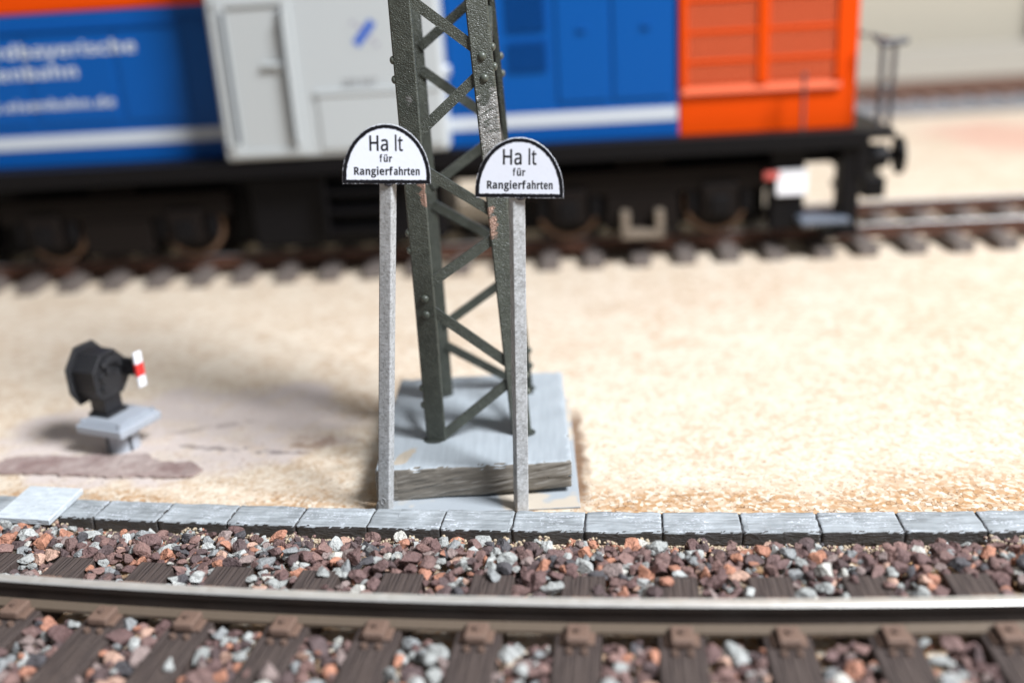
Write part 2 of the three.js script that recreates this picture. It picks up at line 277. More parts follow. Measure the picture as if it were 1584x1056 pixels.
// =====================================================================
// BALLAST
// =====================================================================
{
  const CELL = 0.2, X0 = -84, Z0 = -100, NX = 880, NZ = 290, H = new Float32Array(NX * NZ), BLOCK = new Uint8Array(NX * NZ);
  const sl = []; for (let k = 0; k < 27; k++) sl.push(near.first + 0.0013 + k * near.step);
  for (let j = 0; j < NZ; j++) for (let i = 0; i < NX; i++) {
    const x = X0 + i * CELL, z = Z0 + j * CELL, r = Math.hypot(x - TC[0], z - TC[1]), a = Math.atan2(x - TC[0], z - TC[1]), id = j * NX + i;
    if (z < kerbZ(x) + 3.62) BLOCK[id] = 1;
    const da = Math.abs(a - sl[Math.round((a - sl[0]) / near.step)]) * r;
    if (r > R0 - 6.4 && r < R0 + 23.8 && da < 1.75) { H[id] = SLEEPER_TOP; BLOCK[id] = 2; }
    for (const q of [R0 + 0.45, R0 + 16.95]) if (Math.abs(r - q) < 1.25) BLOCK[id] = 1; else if (Math.abs(r - q) < 3 && da < 1.4) BLOCK[id] = 1;
  }
  const variants = [];
  for (let k = 0; k < 16; k++) {
    const g = new THREE.IcosahedronGeometry(1, 2), p = g.attributes.position, cuts = [], v = V();
    for (let c = 0; c < 9; c++) cuts.push([V(rr(-1, 1), rr(-1, 1), rr(-1, 1)).normalize(), rr(0.34, 0.78)]);
    const sx = rr(1.0, 1.55), sy = rr(0.7, 1.05), sz = rr(0.8, 1.15);
    for (let i = 0; i < p.count; i++) {
      v.fromBufferAttribute(p, i); for (const [n, d] of cuts) { const e = v.dot(n) - d; if (e > 0) v.addScaledVector(n, -e); }
      v.multiplyScalar(1 + 0.34 * (vn(v.x * 3 + k * 5, v.y * 3 + v.z * 2.3, 3) - 0.5)); p.setXYZ(i, v.x * sx, v.y * sy, v.z * sz);
    }
    const q = g.index ? g.toNonIndexed() : g; q.computeVertexNormals(); variants.push(boxUV(q, 1.6, rnd(), rnd()));
  }
  const grainTex = colourTex(512, 512, (u, v) => { const t = fbm(u * 8, v * 8, 3, 5, 8), s = sm(0.62, 0.75, vn(u * 40, v * 40, 9, 40)); return mix3(mix3([0.55, 0.55, 0.55], [1, 1, 1], clamp(t * 1.5 - 0.2)), [0.35, 0.33, 0.33], s * 0.5); });
  const grainB = greyTex(512, 512, (u, v) => fbm(u * 10, v * 10, 5, 4, 10));
  const tones = [[0.17, 0.097, 0.088], [0.225, 0.135, 0.118], [0.125, 0.083, 0.08], [0.29, 0.17, 0.145], [0.58, 0.265, 0.165], [0.52, 0.24, 0.155], [0.62, 0.39, 0.29], [0.44, 0.45, 0.425], [0.55, 0.56, 0.53], [0.33, 0.34, 0.335], [0.66, 0.64, 0.57], [0.10, 0.093, 0.098], [0.33, 0.25, 0.225], [0.20, 0.12, 0.11]];
  const odds = [12, 11, 9, 8, 5, 5, 4, 9, 7, 7, 3, 5, 7, 8], sum = odds.reduce((a, b) => a + b);
  const pick = () => { let q = rnd() * sum; for (let i = 0; i < odds.length; i++) { q -= odds[i]; if (q < 0) return i; } return 0; };
  const mats = tones.map((t) => new THREE.MeshStandardMaterial({ color: C(...t), map: grainTex, roughness: 0.72, ...bump(grainB, 0.12) }));
  const stones = [];
  for (let n = 0; n < 60000; n++) {
    const x = rr(-80, 88), z = rr(-96, -45), i0 = Math.round((x - X0) / CELL), j0 = Math.round((z - Z0) / CELL);
    if (i0 < 8 || j0 < 8 || i0 > NX - 9 || j0 > NZ - 9) continue;
    const r = Math.hypot(x - TC[0], z - TC[1]), behind = z - (kerbZ(x) + 3.5);   // metres in front of the edging
    if (BLOCK[j0 * NX + i0] === 1 || behind < 0.5) continue;
    let rad = lerp(0.28, 0.86, Math.pow(rnd(), 1.3)); const onSl = BLOCK[j0 * NX + i0] === 2;
    if (behind < 3.2 && rnd() > 0.10 + 0.9 * sm(0.9, 3.2, behind + 1.6 * (vn(x * 0.22, 3, 9) - 0.5))) continue;
    const k = Math.ceil(rad / CELL); let top = 0, hit = false, cnt = 0, sumH = 0;
    for (let j = -k; j <= k; j++) for (let i = -k; i <= k; i++) { if (i * i + j * j > k * k) continue; const id = (j0 + j) * NX + i0 + i; if (BLOCK[id] === 1) { if (i * i + j * j < 0.6 * k * k) hit = true; continue; } top = Math.max(top, H[id]); sumH += H[id]; cnt++; }
    if (hit || !cnt) continue;
    const y = lerp(sumH / cnt, top, 0.55) + rad * 0.40, lim = r < R0 - 6.5 ? 0.95 + 0.85 * sm(0.8, 5.5, behind) : 1.40 + 0.25 * vn(x * 0.3, z * 0.3, 5);
    if (onSl ? rnd() > 0.006 : y > lim + 0.35 * rnd()) continue;
    for (let j = -k; j <= k; j++) for (let i = -k; i <= k; i++) { const d = (i * i + j * j) * CELL * CELL / (rad * rad); if (d > 1) continue; const id = (j0 + j) * NX + i0 + i; H[id] = Math.max(H[id], y + rad * 0.62 * Math.sqrt(1 - d)); }
    stones.push({ x, y, z, rad, v: Math.floor(rnd() * variants.length), t: pick(), e: [rr(-0.5, 0.5), rr(0, 6.28), rr(-0.5, 0.5)] });
  }
  // which of them show: centre not buried and inside the picture
  const cp = Math.cos(PITCH), sp = Math.sin(PITCH), cr = Math.cos(ROLL), sr = Math.sin(ROLL);
  for (const s of stones) {
    const i = Math.round((s.x - X0) / CELL), j = Math.round((s.z - Z0) / CELL), open = H[j * NX + i] < s.y + s.rad * 0.8;
    const dx = s.x, dy = s.y - EYE, dz = s.z, Z = -dy * sp - dz * cp, u = dy * cp - dz * sp, a = (dx * cr - u * sr) / Z, b = (dx * sr + u * cr) / Z;
    s.seen = open && Math.abs(a) < 0.51 && Math.abs(b) < 0.345 ? s.rad / Z : 0;
  }
  stones.sort((a, b) => b.seen - a.seen);
  const b = thing('ballast', 'loose reddish brown and grey ballast stones between the sleepers', 'ballast');
  const fill = [], tmp = new THREE.Object3D();
  const tint = (g, c) => { const n = g.attributes.position.count, a = new Float32Array(n * 3); for (let i = 0; i < n; i++) a.set(c, i * 3); g.setAttribute('color', new THREE.BufferAttribute(a, 3)); return g; };
  stones.forEach((s, i) => {
    tmp.position.set(s.x, s.y, s.z); tmp.rotation.set(...s.e); tmp.scale.setScalar(s.rad); tmp.updateMatrix();
    if (i < 300) { const m = add('stone', variants[s.v], mats[s.t], b); m.position.copy(tmp.position); m.rotation.copy(tmp.rotation); m.scale.copy(tmp.scale); }
    else fill.push(tint(variants[s.v].clone().applyMatrix4(tmp.matrix), tones[s.t]));
  });
  // sandy grit scattered in front of the edging
  const grit = new THREE.IcosahedronGeometry(1, 0); grit.computeVertexNormals();
  for (let n = 0; n < 10000; n++) {
    const x = rr(-80, 88), z = kerbZ(x) + 3.6 + Math.pow(rnd(), 1.6) * 5, i = Math.round((x - X0) / CELL), j = Math.round((z - Z0) / CELL); if (j < 0 || j >= NZ || H[j * NX + i] > 1.3) continue;
    tmp.position.set(x, H[j * NX + i] + 0.03, z); tmp.rotation.set(rr(0, 3), rr(0, 3), rr(0, 3)); tmp.scale.setScalar(rr(0.08, 0.2)); tmp.updateMatrix();
    fill.push(tint(boxUV(grit.clone().applyMatrix4(tmp.matrix), 1.6), rnd() < 0.7 ? [0.55, 0.44, 0.30] : tones[pick()]));
  }
  const fm = add('small_stones', mergeGeometries(fill), new THREE.MeshStandardMaterial({ vertexColors: true, map: grainTex, roughness: 0.75, ...bump(grainB, 0.1) }), b); fm.userData.kind = 'stuff';
  console.log('stones', stones.length, stones.filter((s) => s.seen > 0).length);
}

// =====================================================================
// LATTICE MAST ON ITS FOUNDATION
// =====================================================================
const greenTex = colourTex(512, 512, (u, v) => mix3([0.032, 0.036, 0.028], [0.070, 0.077, 0.061], clamp(0.1 + fbm(u * 14, v * 14, 3, 5, 14))));
const M_green = new THREE.MeshStandardMaterial({ map: greenTex, roughness: 0.42, ...bump(paintBump, 0.10) });
{
  const m = thing('lattice_mast', 'dark green riveted lattice mast standing on a grey concrete foundation', 'mast');
  // foundation: a painted wooden block on a thin plate
  const topTex = colourTex(1024, 1024, (u, v) => { const x = u * 26, z = v * 26; const t = fbm(u * 9, v * 9, 5, 5, 9), br = fbm(u * 90, v * 5, 7, 3), bare = sm(1.0, 0.6, Math.hypot((u * 26 - 2.9 + 0.35 * (v * 26 - 14.5)) / 0.8, (v * 26 - 14.5) / 2.2) + 0.8 * (fbm(u * 30, v * 30, 19, 3) - 0.5)) ; return mix3(mix3([0.28, 0.31, 0.33], [0.365, 0.40, 0.42], clamp(0.5 * t + 0.6 * br)), [0.40, 0.31, 0.20], bare * 0.7); });
  const frontTex = colourTex(1024, 512, (u, v) => { const g = fbm(u * 9 + v * 3, v * 70 - u * 12, 5, 4), l = sm(0.6, 0.75, fbm(u * 12 + 2 * v, v * 110 - u * 20, 9, 3)); return mix3(mix3([0.12, 0.105, 0.085], [0.20, 0.18, 0.15], g), [0.34, 0.32, 0.29], l * 0.5); });
  const frontB = greyTex(1024, 512, (u, v) => fbm(u * 9 + v * 3, v * 70 - u * 12, 5, 4));
  const M_top = new THREE.MeshStandardMaterial({ map: topTex, roughness: 0.68, ...bump(greyTex(512, 512, (u, v) => 0.6 * fbm(u * 60, v * 6, 7, 3) + 0.4 * fbm(u * 30, v * 30, 8, 3, 30)), 0.05) });
  const M_front = new THREE.MeshStandardMaterial({ map: frontTex, roughness: 0.6, ...bump(frontB, 0.16) });
  const turn = -0.03, at = V(-4.15, 0, -100.4), base = new THREE.Group(); base.name = 'foundation'; base.position.copy(at); base.rotation.y = turn; m.add(base);
  const W = 18.9, D = 23.4, Y0 = 0.42, Y1 = 3.6;
  // rounded-edge block with a slightly uneven outline; its front is darker, brown and grained, the rest grey paint
  const blk = softBox(W, Y1 - Y0, D, 90, 16, 100, 0.26, (x, y, z, e) => {
    const chip = e && y > 0 ? 0.22 * Math.max(0, fbm(x * 1.1 + 3, z * 1.1 + y, 23, 4) - 0.5) / 0.3 : 0, rough = z > D / 2 - 0.3 ? 0.10 * (fbm(x * 0.9 + y, y * 5 - x * 0.8, 29, 3) - 0.5) : 0;
    return [0.2 * (vn(z * 0.25, y, 4) - 0.5), 0.12 * (vn(x * 0.4, z * 0.4, 2) - 0.5) + 0.05 * (fbm(x * 1.6, z * 0.5, 12, 2) - 0.5) - chip + (y < 0 && z > 0 ? -0.34 + 0.036 * (x + W / 2) : 0), 0.25 * (vn(x * 0.35, y * 0.8, 6) - 0.5) + rough - chip * 0.8 * Math.sign(z)];
  });
  const [bare, painted] = cut(blk, (n) => n.z > 0.6);
  const top = add('block', boxUV(painted, 26, 0.37, 0.21), M_top, base); top.position.y = (Y0 + Y1) / 2;
  const fr = add('front_face', boxUV(bare, 20, 0.37, 0.21), M_front, base); fr.position.y = (Y0 + Y1) / 2; fr.userData.label = 'darker brownish wood grain front of the foundation';
  add('base_plate', boxUV(rbox(W + 0.6, 0.2, D + 2.6, 0.3, 0.125, 1.4, 0.06), 24), new THREE.MeshStandardMaterial({ map: colourTex(256, 256, (u, v) => mix3([0.32, 0.35, 0.37], [0.47, 0.41, 0.33], sm(0.5, 0.62, fbm(u * 6, v * 6, 23, 4, 6) - 0.12 + 0.35 * sm(0.08, 0.2, u) * sm(0.45, 0.38, u) * sm(0.4, 0.5, v)))), roughness: 0.8 }), base);
  const foot = new THREE.CylinderGeometry(1, 1.15, 0.12, 16);

  // legs: angle iron, given by the line of the outer front corner from bottom to top
  const Yb = 3.2, Yt = 76;
  const leg = (xb, xt, zb, zt, sx, sz) => ({ p: (y) => V(lerp(xb, xt, (y - 3.6) / 42), y, lerp(zb, zt, (y - 3.6) / 42)), sx, sz });
  // sx: direction of the wide flange from the outer corner, sz: direction of the side flange
  const FL = leg(-9.22, -9.05, -94.5, -94.9, 1, -1), FR = leg(1.42, -0.34, -94.9, -95.2, -1, -1), BL = leg(-8.95, -8.95, -107.6, -106.6, 1, 1), BR = leg(2.0, 0.35, -107.8, -106.8, -1, 1);
  const w = 2.0, th = 0.5;
  // scratched copy of the paint for two legs: bare metal where the sign rubbed
  const scratch = (marks) => {
    const inside = (u, v) => { let k = 0; for (const [y0, y1, u0, u1, s] of marks) { const e = Math.min(sm(y0 - 1.2, y0 + 0.6, v) * sm(y1 + 1.8, y1 - 1.4, v), sm(u0 - 0.4, u0 + 0.3, u) * sm(u1 + 0.4, u1 - 0.3, u)); const q = sm(0.58, 0.68, 0.36 * e + 0.42 * fbm(u * 1.6, v * 5 + u * 2.2, s, 3) + 0.36 * fbm(u * 1.5, v * 1.4, s + 5, 3)); k = Math.max(k, e > 0.02 ? q : 0); } return k; };
    return { map: colourTex(256, 2048, (u, v) => { const U = u * 4, Y = v * 64, k = inside(U, Y), g = mix3([0.032, 0.036, 0.028], [0.070, 0.077, 0.061], clamp(0.1 + fbm(u * 8, v * 130, 3, 5, 0))); const cu = Y > 30.5 ? 0 : 1, str = fbm(U * 2, Y * 9 + U * 3, 47, 2); return mix3(g, mix3(mix3([0.10, 0.10, 0.09], [0.40, 0.39, 0.37], str), [0.34, 0.22, 0.17], cu), k); }), metalnessMap: greyTex(256, 1024, (u, v) => inside(u * 4, v * 64) * 0.5), metalness: 1, roughness: 0.42, ...bump(paintBump, 0.10) };
  };
  const legGeo = (L, uvw) => {
    const e = 0.13, prof = [[e, 0], [w - e, 0], [w, e], [w, th], [th, th], [th, w], [0, w], [0, e]], pos = [];
    const q = (i, yy) => { const p = L.p(yy), [u, s2] = prof[i % prof.length]; return [p.x + L.sx * u, yy, p.z + L.sz * (s2 + 0.42 * (1 - u / w))]; };
    const steps = 24; for (let k = 0; k < steps; k++) { const y0 = lerp(Yb, Yt, k / steps), y1 = lerp(Yb, Yt, (k + 1) / steps); for (let i = 0; i < prof.length; i++) { const A = q(i, y0), B = q(i + 1, y0), D2 = q(i, y1), E = q(i + 1, y1); pos.push(...A, ...B, ...E, ...A, ...E, ...D2); } }
    const g = new THREE.BufferGeometry(); g.setAttribute('position', new THREE.Float32BufferAttribute(pos, 3)); g.computeVertexNormals();
    const nq = boxUV(g, 8);
    if (uvw) { const p = nq.attributes.position, uv = nq.attributes.uv; for (let i = 0; i < p.count; i++) { const o = L.p(p.getY(i)); uv.setXY(i, (Math.abs(p.getX(i) - o.x) + Math.abs(p.getZ(i) - o.z) * 0.9) / 4, p.getY(i) / 64); } }
    return nq;
  };
  const M_FR = new THREE.MeshStandardMaterial(scratch([[31.5, 37.2, 0.0, 1.9, 5], [24.2, 27.2, 1.4, 2.2, 15], [33, 39, 0, 0.35, 25]]));
  const M_FL = new THREE.MeshStandardMaterial(scratch([[28.0, 30.2, 1.55, 2.1, 35], [36.9, 37.6, 1.2, 1.5, 45]]));
  // the paint maps hold 256 columns over 4 mm: bump needs its own scale
  for (const q of [M_FR, M_FL]) { const t = paintBump.clone(); t.repeat.set(0.5, 8); t.needsUpdate = true; q.bumpMap = t; }
  add('leg', legGeo(FL, true), M_FL, m); const frl = add('leg', legGeo(FR, true), M_FR, m); frl.userData.label = 'leg with paint rubbed off to bare metal behind the sign';
  add('leg', legGeo(BL), M_green, m); add('leg', legGeo(BR), M_green, m);
  // lattice braces: alternating flat bars between two legs of one face
  const inner = (L, y, face) => { const p = L.p(y); return face === 'x' ? V(p.x + L.sx * (w - 0.35), y, p.z + L.sz * (th + 0.02)) : V(p.x + L.sx * (th + 0.02), y, p.z + L.sz * (w - 0.35)); };
  const brace = (A, ya, B, yb, face) => { const a = inner(A, ya, face), b = inner(B, yb, face), nn = face === 'x' ? V(0, 0, 1) : V(1, 0, 0); add('brace', boxUV(bar(a, b, 0.95, 0.42, nn), 8, rnd(), rnd()), M_green, m); };
  const front = [[4.0, 9.3], [17.3, 11.3], [20.0, 24.0], [31.1, 26.6], [34.2, 38.9], [46.1, 41.5], [48.8, 53.0], [60.5, 56.0], [63, 67.3], [74.5, 70]];
  for (const [l, r] of front) brace(FL, l, FR, r, 'x');
  const backs = [[9.4, 4.3], [11.8, 16.5], [25.2, 20.6], [27.2, 31.6], [38.9, 33.7], [41.1, 45.6], [53, 48.8], [56, 60.5], [67.5, 63], [70, 74]];
  for (const [l, r] of backs) brace(BL, l, BR, r, 'x');
  for (const [A, B] of [[FL, BL], [FR, BR]]) for (const [l, r] of [[5, 12.5], [20, 14], [22, 28.5], [36, 30], [38, 44.5], [52, 46], [54, 60], [68, 62]]) brace(A, l, B, r, 'z');
  // rivets
  const riv = new THREE.SphereGeometry(0.38, 16, 12); riv.scale(1, 1, 0.8); const M_riv = mat(0.075, 0.084, 0.066, 0.35);
  const rivet = (L, y, u, face) => { const p = L.p(y); const r = add('rivet', riv, M_riv, m); if (face === 'x') r.position.set(p.x + L.sx * u, y, p.z + L.sz * (0.42 * (1 - u / w) - 0.04)); else { r.position.set(p.x - L.sx * 0.02, y, p.z + L.sz * u); r.rotation.y = Math.PI / 2; } };
  for (const [y, dy] of [[40.7, 1.9], [62.5, 1.9]]) for (const e of [0, dy]) rivet(FR, y - e, 0.98, 'x');
  for (const e of [18.6, 17.0, 62.2, 60.5, 0]) if (e) rivet(FL, e, 1.05, 'x');
  for (const e of [40.8, 39.1, 25.0, 23.3, 9.2, 7.4]) { rivet(FL, e, 0.8, 'z'); rivet(FR, e + 0.6, 0.8, 'z'); rivet(BL, e - 1.2, 0.8, 'z'); rivet(BR, e - 1.0, 0.8, 'z'); }
  for (const L of [FL, FR, BL, BR]) { const p = L.p(3.6), s = add('socket', foot, mat(0.03, 0.035, 0.03, 0.7), m); s.position.set(p.x + L.sx * 0.85, 3.6, p.z + L.sz * 0.7); s.scale.set(1.15, 1, 1.05); }
}

// =====================================================================
// THE TWO SIGNS
// =====================================================================
{
  const A = 3.7, STR = 0.42, B = 4.55;   // half width, straight lower edge, arch height
  const outline = (k, jit) => { const s = new THREE.Shape(), n = 72; const j = (i) => jit ? 0.03 * (vn(i * 0.9, jit, 3) - 0.5) : 0; s.moveTo(-A - k, -k); s.lineTo(A + k, -k + j(3)); for (let i = 0; i <= n; i++) { const t = Math.PI * i / n, e = j(i * 1.7); s.lineTo((A + k + e) * Math.cos(t), STR + (B + k + e) * Math.sin(t)); } s.closePath(); return s; };
  function face(k) {
    const S = 150, W = Math.round((2 * A + 0.4) * S), Hh = Math.round((STR + B + 0.4) * S), cv = document.createElement('canvas'); cv.width = W; cv.height = Hh; const g = cv.getContext('2d');
    const X = (x) => (x + A + 0.2) * S, Y = (y) => Hh - (y + 0.2) * S;
    g.fillStyle = '#d9dde6'; g.fillRect(0, 0, W, Hh);
    const path = (inset, rough) => { g.beginPath(); g.moveTo(X(-A + inset), Y(inset)); const N = 150; const jt = (i) => rough * (vn(i * 1.3, k * 9 + inset * 40, 5) - 0.5); for (let i = 0; i <= 120; i++) g.lineTo(X(lerp(-A + inset, A - inset, i / 120)), Y(inset + jt(i * 0.8 + 300))); for (let i = 0; i <= N; i++) { const t = Math.PI * i / N, e = jt(i); g.lineTo(X((A - inset + e) * Math.cos(t)), Y(STR + (B - inset + e) * Math.sin(t))); } g.closePath(); };
    path(0.0, 0.10); g.fillStyle = '#04050d'; g.fill();
    path(0.34, 0.09); g.fillStyle = '#d9dde6'; g.fill();
    g.strokeStyle = g.fillStyle = '#060609'; g.lineWidth = 3; g.textBaseline = 'alphabetic';
    const word = (t, x0, x1, y, h, font) => { g.save(); g.font = `${font || ''}100px sans-serif`; const w = g.measureText(t).width; g.translate(X(x0), Y(y)); g.scale((x1 - x0) * S / w, h * S / 72); g.fillText(t, 0, 0); g.strokeText(t, 0, 0); g.restore(); };
    word('Ha', -1.50, 0.28, 2.78, 1.25); word('lt', 0.66, 1.42, 2.78, 1.25);
    word('f', -0.56, -0.34, 1.84, 0.6, 'bold '); word('ür', -0.26, 0.50, 1.84, 0.6, 'bold ');
    word('Rangierf', -2.78, 0.52, 0.74, 0.66, 'bold '); word('ahrten', 0.60, 2.84, 0.74, 0.66, 'bold ');
    // print wear: small breaks in the toner and faint scuffs
    for (let i = 0; i < 420; i++) { const x = h2(i, k, 3) * W, y = h2(i, k, 4) * Hh, s = 1 + 3.5 * h2(i, k, 5) ** 3; g.fillStyle = h2(i, k, 6) < 0.72 ? 'rgba(240,241,245,0.75)' : 'rgba(120,122,130,0.35)'; g.fillRect(x, y, s, s * (0.5 + h2(i, k, 7))); }
    for (let i = 0; i < 26; i++) { g.strokeStyle = `rgba(${h2(i, k, 12) < 0.5 ? '255,255,255' : '130,132,140'},0.35)`; g.lineWidth = 1 + h2(i, k, 8); const x = h2(i, k, 9) * W, y = h2(i, k, 10) * Hh, a = h2(i, k, 11) * 6.3; g.beginPath(); g.moveTo(x, y); g.lineTo(x + 26 * Math.cos(a), y + 26 * Math.sin(a)); g.stroke(); }
    const t = new THREE.CanvasTexture(cv); t.colorSpace = THREE.SRGBColorSpace; t.magFilter = THREE.LinearFilter; return t;
  }
  const wornTex = colourTex(512, 1024, (u, v) => { const t = fbm(u * 14, v * 14, 3, 5, 14), d = sm(0.55, 0.66, fbm(u * 34, v * 44, 9, 4)), l = sm(0.52, 0.66, fbm(u * 44, v * 52, 19, 3)); let c = mix3([0.28, 0.285, 0.28], [0.42, 0.425, 0.42], t); c = mix3(c, [0.17, 0.165, 0.155], d * 0.45); return mix3(c, [0.55, 0.56, 0.57], l * 0.4); });
  const M_post = new THREE.MeshStandardMaterial({ map: wornTex, roughness: 0.55, ...bump(greyTex(512, 1024, (u, v) => 0.6 * fbm(u * 34, v * 44, 9, 4) + 0.4 * fbm(u * 80, v * 80, 4, 2, 80)), 0.025) });
  const M_paper = mat(0.66, 0.68, 0.72, 0.8, bump(fineNoise, 0.05)), M_glue = mat(0.05, 0.05, 0.06, 0.4);
  function sign(k, label, foot, top, turn, plateTurn, plateTilt, plateAt, ring) {
    const s = thing('halt_sign', label, 'sign', foot, 0, 'shunting halt signs');
    const d = V(...top).sub(V(...foot)), H = d.length(), g = rbox(1.16, H, 1.16, 0, H / 2, 0, 0.13), p = g.attributes.position;
    // many short steps would be smoother, but the stamped strip is straight: only its section wanders a little
    for (let i = 0; i < p.count; i++) p.setXYZ(i, p.getX(i) * (p.getY(i) > H / 2 ? 1.0 : 1.02), p.getY(i), p.getZ(i));
    const post = add('post', boxUV(g, 9, k * 0.37, k * 0.2), M_post, s); post.quaternion.setFromUnitVectors(V(0, 1, 0), d.clone().normalize()).multiply(new THREE.Quaternion().setFromAxisAngle(V(0, 1, 0), turn));
    if (ring) { const r = add('stamped_ring', new THREE.TorusGeometry(0.3, 0.045, 6, 20).scale(0.8, 1.1, 1), M_post, post); r.position.set(0, 1.35, 0.57); }
    const bodyG = new THREE.ExtrudeGeometry(outline(0, k + 1), { depth: 0.24, bevelEnabled: true, bevelSize: 0.015, bevelThickness: 0.03, bevelSegments: 1, curveSegments: 8 });
    const plate = add('sign_plate', bodyG, M_paper, s); plate.position.set(plateAt[0] - foot[0], plateAt[1] - foot[1], plateAt[2] - foot[2]); plate.rotation.set(-0.03, plateTurn, plateTilt);
    const fg = new THREE.ShapeGeometry(outline(-0.004, 0), 8), fp = fg.attributes.position, uv = fg.attributes.uv; for (let i = 0; i < fp.count; i++) uv.setXY(i, (fp.getX(i) + A + 0.2) / (2 * A + 0.4), (fp.getY(i) + 0.2) / (STR + B + 0.4));
    const f = add('printed_face', fg, new THREE.MeshPhysicalMaterial({ map: face(k), roughness: 0.5, specularIntensity: 0.6, ...bump(greyTex(256, 256, (u, v) => fbm(u * 20, v * 20, 6 + k, 3, 20)), 0.01) }), plate); f.position.z = 0.285; f.userData.label = 'white half-round face reading Halt für Rangierfahrten';
    const gl = add('glue_blob', new THREE.SphereGeometry(0.42, 12, 8).scale(1, 0.55, 0.7), M_glue, plate); gl.position.set(0.15, -0.05, 0.0);
    return s;
  }
  sign(0, 'white half-round halt sign on a leaning grey post, left of the mast', [-13.0, 0, -87.35], [-9.45, 34.2, -88.0], -0.32, 0.06, -0.075, [-9.80, 31.38, -87.35], true);
  sign(1, 'white half-round halt sign on a grey post, right of and in front of the mast', [-0.10, 0, -86.2], [1.30, 33.0, -86.6], 0.27, -0.05, -0.062, [1.36, 29.79, -85.95], false);
}

// =====================================================================
// DWARF SIGNAL
// =====================================================================
{
  const d = thing('dwarf_signal', 'small black dwarf signal on a silver foot plate beside the plaster patch', 'signal', [-44.2, 0, -106], -0.44);
  // local axes: +x from the lamp's face plate to its rear, +z to the viewer's side
  const M_black = mat(0.010, 0.010, 0.012, 0.30, bump(fineNoise, 0.05)), M_edge = mat(0.014, 0.014, 0.016, 0.38, bump(fineNoise, 0.05)), M_silver = mat(0.44, 0.475, 0.52, 0.42, { metalness: 0.25, ...bump(fineNoise, 0.06) }), M_slot = mat(0.03, 0.03, 0.035, 0.6);
  const ped = add('pedestal', new THREE.CylinderGeometry(1.75, 1.85, 2.6, 32).translate(0, 1.3, 0), M_silver, d);
  for (const a of [-0.2, 1.25, 2.7, 4.2]) { const s = add('slot', box(0.32, 2.5, 0.2, 0, 1.3, 1.78), M_slot, ped); s.rotation.y = a; }
  add('foot_plate', [rbox(6.6, 1.0, 6.3, 0, 3.1, 0, 0.22), rbox(5.9, 0.4, 5.6, 0, 3.7, 0, 0.12), rbox(5.2, 0.3, 4.9, 0, 3.98, 0, 0.1)], M_silver, d);
  for (const [x, z] of [[-2.7, 2.5], [2.7, 2.5], [2.7, -2.5], [-2.7, -2.5]]) { const b = add('screw', new THREE.CylinderGeometry(0.22, 0.24, 0.4, 10), M_silver, d); b.position.set(x, 3.95, z); }
  const ex = (pts, depth, x, bev = 0.12) => { const s = new THREE.Shape(pts.map(([a, b]) => new THREE.Vector2(a, b))); const g = new THREE.ExtrudeGeometry(s, { depth: depth - 2 * bev, bevelEnabled: true, bevelSize: bev, bevelThickness: bev, bevelSegments: 2 }); g.translate(0, 0, bev); g.rotateY(Math.PI / 2); return g.translate(x, 0, 0); };   // profile (z reversed, y) along +x
  const prof = [[-1.7, 6.5], [-2.35, 7.5], [-2.35, 9.7], [-1.0, 11.3], [1.0, 11.3], [2.35, 9.8], [2.35, 7.7], [1.2, 6.4]];
  const hx = -2.8;
  const h = add('lamp_housing', ex(prof, 3.1, hx), M_black, d);
  add('face_plate', ex([[-2.0, 5.6], [-2.95, 7.2], [-2.95, 10.0], [-1.25, 12.0], [1.25, 12.0], [2.95, 10.1], [2.95, 7.3], [1.9, 5.7]], 0.34, hx - 0.42, 0.05), M_edge, d);
  add('neck', [rbox(2.3, 3.0, 2.5, -1.2, 5.6, 0.1, 0.2), rbox(2.9, 0.5, 3.0, -1.2, 4.3, 0.1, 0.1)], M_black, d);
  const rear = hx + 3.1;
  for (const [y, z] of [[10.3, 1.1], [8.9, 1.5], [7.6, 1.45], [10.6, -0.5], [9.4, 0.6]]) { const b = add('hinge_boss', new THREE.CylinderGeometry(0.3, 0.34, 0.5, 10).rotateZ(Math.PI / 2), M_edge, h); b.position.set(rear + 0.1, y, z); }
  const rim = ex([[-1.2, 10.2], [-0.2, 10.75], [1.0, 10.55], [1.75, 9.7], [1.3, 9.4], [0.8, 10.0], [-0.2, 10.2], [-1.0, 9.85]], 0.45, rear - 0.05, 0.08); add('rear_rim', rim, M_edge, h);
  add('bracket', [rbox(1.9, 1.9, 0.6, rear + 0.75, 9.2, -1.7, 0.1), rbox(1.2, 0.9, 0.7, rear + 1.7, 9.0, -1.7, 0.1)], M_black, d);
  const board2 = add('marker_board', rbox(0.28, 4.0, 1.1, rear + 2.45, 9.0, -1.7, 0.05), mat(0.78, 0.79, 0.82, 0.5), d); board2.rotation.z = 0; board2.userData.label = 'small white marker board with a red band';
  add('red_band', box(0.33, 1.45, 1.14, rear + 2.45, 9.0, -1.7), mat(0.62, 0.035, 0.03, 0.45), board2);
  // spilled plaster it is bedded in
  const pts = [[-56.5, -104], [-52, -104.4], [-49.3, -103.6], [-46.6, -103.8], [-44, -103.1], [-41, -103.4], [-39.3, -101.6], [-37, -100.6], [-35, -100.3], [-33.5, -98.6], [-34.4, -97.3], [-38, -97.5], [-41, -98.0], [-44.3, -98.4], [-46.5, -98.9], [-49, -99.6], [-52, -100.2], [-54.5, -100.6], [-58, -101.4]];
  const curve = new THREE.CatmullRomCurve3(pts.map(([x, z]) => V(x, 0, z)), true).getPoints(140), sh = new THREE.Shape(curve.map((p, i) => new THREE.Vector2(p.x + 0.8 * (fbm(i * 0.45, 2, 3, 3) - 0.5), -p.z + 0.8 * (fbm(i * 0.45, 7, 3, 3) - 0.5))));
